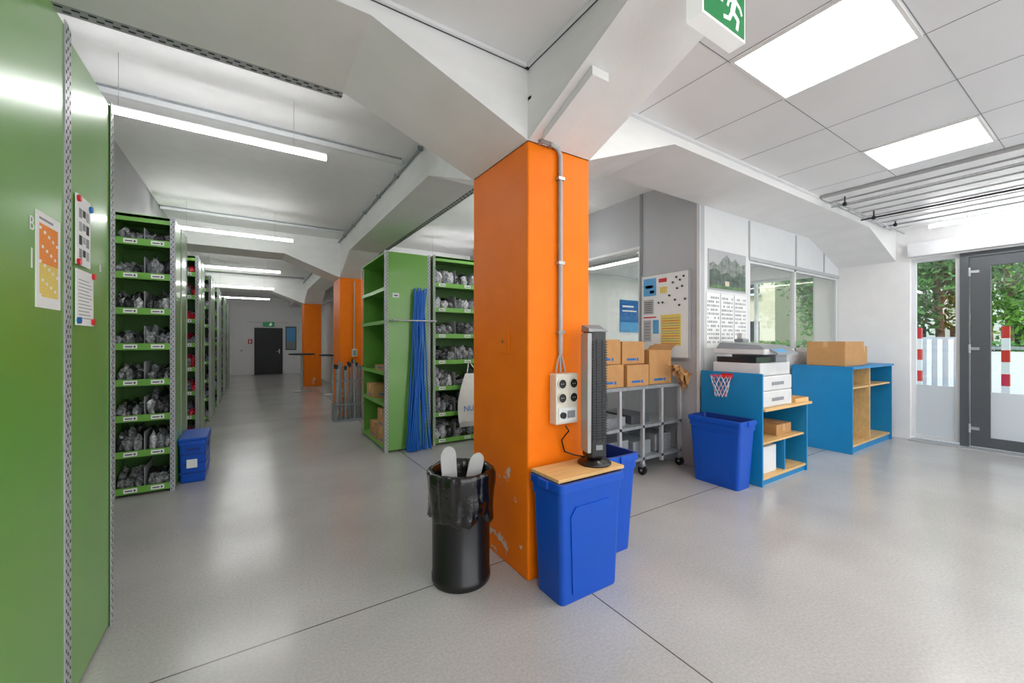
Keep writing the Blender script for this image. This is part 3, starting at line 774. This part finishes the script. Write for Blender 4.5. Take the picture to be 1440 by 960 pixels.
b.box(x0, x1, y0, y1, z, z+.17, M_print, bev=.012); b.box(x0, x1, y0, y1, z+.173, z+.33, M_print, bev=.012)
b.box(x0, x1, y0+.02, y1, z+.333, z+.47, M_print, bev=.012)
for k in (.06, .23): b.box(x0+.2, x1-.2, y0-.004, y0+.01, z+k, z+k+.035, M_printg)
b.box(x0-.001, x0+.3, y0+.06, y1-.05, z+.471, z+.53, M_screen); b.box(x0+.4, x1, y0+.05, y1, z+.47, z+.56, M_printg, bev=.008)
b.box(x0-.0, x1+.03, y0-.02, y1, z+.56, z+.62, M_print, bev=.012)
b.hexa([(x0, y0-.02, z+.62), (x1, y0-.02, z+.62), (x1, y1-.04, z+.62), (x0, y1-.04, z+.62), (x0+.04, y0+.05, z+.66), (x1-.04, y0+.05, z+.66), (x1-.04, y1-.06, z+.69), (x0+.04, y1-.06, z+.69)], M_printg)
b.hexa([(x0+.1, y0-.1, z+.56), (x1-.1, y0-.1, z+.56), (x1-.1, y0-.02, z+.6), (x0+.1, y0-.02, z+.6), (x0+.1, y0-.1, z+.58), (x1-.1, y0-.1, z+.58), (x1-.1, y0-.02, z+.625), (x0+.1, y0-.02, z+.625)], M_printg)
b.hexa([(x0+.15, y0-.09, z+.584), (x0+.35, y0-.09, z+.584), (x0+.35, y0-.03, z+.614), (x0+.15, y0-.03, z+.614), (x0+.15, y0-.09, z+.588), (x0+.35, y0-.09, z+.588), (x0+.35, y0-.03, z+.62), (x0+.15, y0-.03, z+.62)], M_lblue)
b.done()
b = B('desk_tape_dispenser')
b.box(4.72, 4.86, 2.45, 2.55, 1.493, 1.53, M_printg, bev=.01); b.box(4.74, 4.84, 2.47, 2.53, 1.53, 1.6, M_print, bev=.01); b.done()
b = B('pencil_tray'); b.box(5.17, 5.5, 2.1, 2.32, .802, .81, M_wood); b.box(5.17, 5.5, 2.1, 2.11, .81, .85, M_wood); b.box(5.17, 5.5, 2.31, 2.32, .81, .85, M_wood); b.box(5.17, 5.18, 2.11, 2.31, .81, .85, M_wood); b.box(5.49, 5.5, 2.11, 2.31, .81, .85, M_wood)
b.tube([(5.2, 2.15, .82), (5.4, 2.2, .83)], .006, M_red); b.tube([(5.2, 2.2, .82), (5.42, 2.25, .83)], .006, M_bluep); b.done()
# toy hoop on the side panel
b = B('mini_basketball_hoop')
cx, cy, cz, r = 4.27, 2.45, 1.13, .1
b.box(4.385, 4.398, cy-.06, cy+.06, 1.1, 1.15, M_red)
ring = [(cx+r*math.cos(2*math.pi*i/24), cy+r*math.sin(2*math.pi*i/24), cz) for i in range(25)]
b.tube(ring, .005, M_red, 6, caps=False); b.tube([(cx+r, cy, cz), (4.387, cy, cz)], .006, M_red, 6)
for i in range(12):
    for d in (1, -1):
        P = []
        for k in range(6):
            a = 2*math.pi*(i+d*k*.5)/12; rr = r*(1-.09*k); P.append((cx+rr*math.cos(a), cy+rr*math.sin(a), cz-.045*k))
        b.tube(P, .0022, M_bagr if i % 3 == 0 else M_paper, 4, caps=False)
b.done()

# blue workbench on the right
b = B('blue_workbench')
x0, x1, y0, y1 = 6.68, 8.27, 2.05, 2.76
b.box(x0, x0+.025, y0, y1, 0, 1.13, M_desk); b.box(x1-.025, x1, y0, y1, 0, 1.13, M_desk); b.box(x0-.01, x1+.03, y0-.015, y1, 1.13, 1.16, M_desk)
b.box(x0+.025, x1-.025, y1-.02, y1, .1, 1.13, M_desk)
b.box(7.35, 7.375, y0+.01, y1-.02, .105, 1.13, M_wood)
b.box(x0+.025, x1-.025, y0+.02, y1-.02, .08, .105, M_wood); b.box(x0+.025, x1-.025, y0+.03, y0+.045, 0, .08, M_desk)
b.box(x0+.025, 7.35, y0+.02, y1-.02, .86, .88, M_wood); b.box(7.375, x1-.025, y0+.02, y1-.02, .86, .88, M_wood)
b.done()
carton('cardboard_box', 6.75, 7.45, 2.15, 2.6, 1.162, 1.5, mark=False)
carton('cardboard_box', 7.5, 7.75, 2.2, 2.6, 1.162, 1.43, mark=False)

# ------------------------------------------------------------------ stand with poles, far furniture
b = B('pole_stand')
b.box(1.28, 1.95, 8.05, 8.4, 0, .03, M_steelt); b.box(1.28, 1.95, 8.05, 8.07, .3, .33, M_steelt); b.box(1.28, 1.3, 8.05, 8.4, .03, .33, M_steelt); b.box(1.93, 1.95, 8.05, 8.4, .03, .33, M_steelt)
b.box(1.28, 1.95, 8.05, 8.07, .75, .77, M_steelt)
for i in range(8):
    for j in range(2):
        x = 1.33+i*.078; y = 8.14+j*.15; h = .95+.16*random.random()
        b.tube([(x, y, .03), (x+random.uniform(-.03, .03), y, h)], .018, (M_steelp, M_steelt)[(i+j) % 2], 8); b.tube([(x, y, h-.02), (x, y, h+.06)], .024, random.choice((M_ink, M_steelt)), 8)
b.done()
b = B('wall_socket'); b.box(1.66, 1.76, 8.44, 8.498, 1.2, 1.35, M_cream, bev=.005); b.box(1.68, 1.74, 8.435, 8.44, 1.22, 1.33, M_inkl); b.done()
b = B('socket_conduit'); b.tube([(1.71, 8.48, 1.35), (1.71, 8.48, 2.7)], .012, M_steelp); b.done()
for (x, y) in ((1.25, 13.6), (1.9, 12.3)):
    b = B('bistro_table'); b.lathe(x, y, [(0, 1.1), (.35, 1.1), (.36, 1.12), (.35, 1.14), (0, 1.14)], M_ink, 28); b.tube([(x, y, .03), (x, y, 1.1)], .03, M_steel)
    b.lathe(x, y, [(0, .0), (.24, .0), (.24, .015), (.04, .04), (0, .04)], M_steel, 28); b.done()
b = B('door_2')
b.box(.07, 1.18, YF-.06, YF-.002, 0, 2.12, M_ink); b.box(.12, 1.13, YF-.075, YF-.06, .01, 2.07, mat('door_black', '26282b', .5))
b.tube([(1.05, YF-.12, 1.05), (.93, YF-.12, 1.05)], .012, M_steel); b.box(1.03, 1.07, YF-.085, YF-.075, .95, 1.15, M_steel); b.tube([(1.05, YF-.075, 1.05), (1.05, YF-.12, 1.05)], .01, M_steel); b.done()
b = B('exit_sign'); b.box(.4, .85, YF-.06, YF-.002, 2.18, 2.4, M_signg); running_man(b, (.7, YF-.061, 2.2), .17, M_signw); b.done()
b = B('fire_extinguisher_sign'); b.box(-.17, .0, YF-.02, YF-.002, 1.4, 1.6, M_red); b.box(-.12, -.06, YF-.022, YF-.02, 1.44, 1.55, M_paper); b.done()
b = B('light_switch'); b.box(-.45, -.37, YF-.02, YF-.002, 1.05, 1.15, M_cream); b.box(-.43, -.39, YF-.024, YF-.02, 1.07, 1.13, M_inkl); b.done()
b = B('framed_poster'); b.box(1.3, 1.75, YF-.03, YF-.002, 1.1, 2.2, M_frame); b.box(1.34, 1.71, YF-.034, YF-.03, 1.15, 2.15, M_lblue); b.box(1.34, 1.71, YF-.036, YF-.034, 1.15, 1.5, M_inkl); b.done()

# ------------------------------------------------------------------ outside
b = B('ground_outside'); b.box(8.76, 17, -40, 60, -.3, -.05, M_asph); b.box(17, 70, -40, 60, -.3, -.05, M_grass); b.done()
def tree(x, y, h, r, m, n=2600, trunk=.14):
    b = B('tree')
    top = h*.75
    b.tube([(x, y, -.049), (x+.1, y+.05, h*.3), (x-.05, y+.1, h*.55), (x, y, top)], trunk, M_bark, 8, r2=trunk*.3)
    cl = []
    for i in range(14):
        a = random.random()*6.28; q = r*random.uniform(.2, .8); zc = h*random.uniform(.4, .95)
        c = Vector((x+q*math.cos(a), y+q*math.sin(a), zc)); cl.append(c)
        b.tube([(x, y, zc*.75), c], trunk*.35, M_bark, 5, r2=.01)
    vs = []; fs = []
    for i in range(n):
        c = random.choice(cl); d = Vector((random.gauss(0, 1), random.gauss(0, 1), random.gauss(0, .8)))*r*.24
        p = c+d; u = Vector((random.uniform(-1, 1), random.uniform(-1, 1), random.uniform(-1, 1))).normalized(); v = u.orthogonal().normalized(); s = random.uniform(.05, .13)
        k = len(vs); vs += [p-u*s, p+v*s*.5, p+u*s, p-v*s*.5]; fs.append((k, k+1, k+2, k+3))
    b.add(vs, fs, m); b.done()
for (x, y, h, r, m) in ((18.5, 3.4, 6, 1.9, M_leaf2), (23, 5.6, 8, 2.4, M_leaf), (20, 1.0, 5, 1.9, M_leaf), (24, 2.6, 8, 2.6, M_leaf2), (18, -1.5, 6, 2.2, M_leaf), (17.5, 6.0, 4.6, 1.5, M_leaf2), (27, .0, 9, 3, M_leaf2), (19.5, 6.6, 5.5, 1.6, M_leaf), (31, 4, 10, 3.4, M_leaf), (30, 7, 9, 2.2, M_leaf2)):
    tree(x, y, h, r, m, n=4200)
b = B('hedge')
vs = []; fs = []
for i in range(9000):
    p = Vector((random.uniform(15.7, 16.4), random.uniform(-3, 12), random.uniform(0.0, 1.5))); u = Vector((random.uniform(-1, 1), random.uniform(-1, 1), random.uniform(-1, 1))).normalized(); v = u.orthogonal().normalized(); s = random.uniform(.06, .13)
    k = len(vs); vs += [p-u*s, p+v*s*.6, p+u*s, p-v*s*.6]; fs.append((k, k+1, k+2, k+3))
b.add(vs, fs, M_leaf2); b.done()
def building(x0, x1, y0, y1, h, m):
    b = B('apartment_building'); b.box(x0, x1, y0, y1, -.05, h, m); b.box(x0-.2, x1+.2, y0-.2, y1+.2, h, h+.25, M_partw)
    z = 1.2
    while z < h-1.4:
        y = y0+.7
        while y < y1-1.2:
            b.box(x0-.03, x0, y, y+1.1, z, z+1.3, M_screen); b.box(x0-.3, x0, y-.1, y+1.2, z-.15, z-.05, M_partw); y += 2.2
        z += 2.7
    b.done()
building(21, 29, 9.4, 15.5, 9, M_beige)
building(38, 46, -4, 9, 14, M_partw)
def spost(x, y):
    b = B('striped_barrier_post')
    for i in range(9): b.box(x-.045, x+.045, y-.045, y+.045, -.045+i*.2, -.045+(i+1)*.2, (M_red, M_paper)[i % 2])
    b.box(x-.2, x+.2, y-.2, y+.2, -.05, -.045+.06, M_ink); b.done()
spost(10.6, 2.25); spost(10.6, 1.2)
b = B('site_container'); b.box(13, 15.5, 2.15, 4.6, -.05, 1.6, M_cont)
y = 2.2
while y < 4.5: b.box(12.97, 13, y, y+.08, 0, 1.55, M_partw); y += .17
b.done()
b = B('construction_fence')
for y in (-1.0, .5, 1.75): b.tube([(12.5, y, -.05), (12.5, y, 1.5)], .025, M_steelt)
b.box(12.48, 12.52, -1, 1.75, 1.34, 1.4, M_steelt); b.box(12.48, 12.52, -1, 1.75, .2, .3, M_red)
b.box(12.52, 12.54, -1, 1.75, .3, 1.3, M_partw)
b.done()

# ------------------------------------------------------------------ world, sun, camera
w = bpy.data.worlds.new('world'); scene.world = w; w.use_nodes = True
nt = w.node_tree; bg = nt.nodes['Background']
tc = N(nt, 'ShaderNodeTexCoord'); sp = N(nt, 'ShaderNodeSeparateXYZ'); nt.links.new(tc.outputs['Generated'], sp.inputs[0])
r = N(nt, 'ShaderNodeValToRGB'); r.color_ramp.elements[0].position = .0; r.color_ramp.elements[0].color = (.95, .96, .97, 1)
r.color_ramp.elements[1].position = .8; r.color_ramp.elements[1].color = (.66, .79, .95, 1)
nt.links.new(sp.outputs['Z'], r.inputs[0]); nt.links.new(r.outputs[0], bg.inputs[0]); bg.inputs[1].default_value = 1.8
sun = bpy.data.lights.new('sun', 'SUN'); sun.energy = 1.6; sun.angle = .05; so = bpy.data.objects.new('sun', sun); scene.collection.objects.link(so)
so.rotation_mode = 'QUATERNION'; so.rotation_quaternion = Vector((-.75, .1, .7)).to_track_quat('Z', 'Y'); so.location = (0, 0, 12)

cam = bpy.data.cameras.new('camera'); co = bpy.data.objects.new('camera', cam); scene.collection.objects.link(co)
cam.lens = 36*567/1440; cam.sensor_width = 36; cam.clip_start = .03; cam.clip_end = 300
co.location = (0, 0, 1.5); co.rotation_euler = (math.radians(90), 0, -math.atan(365/567))
scene.camera = co
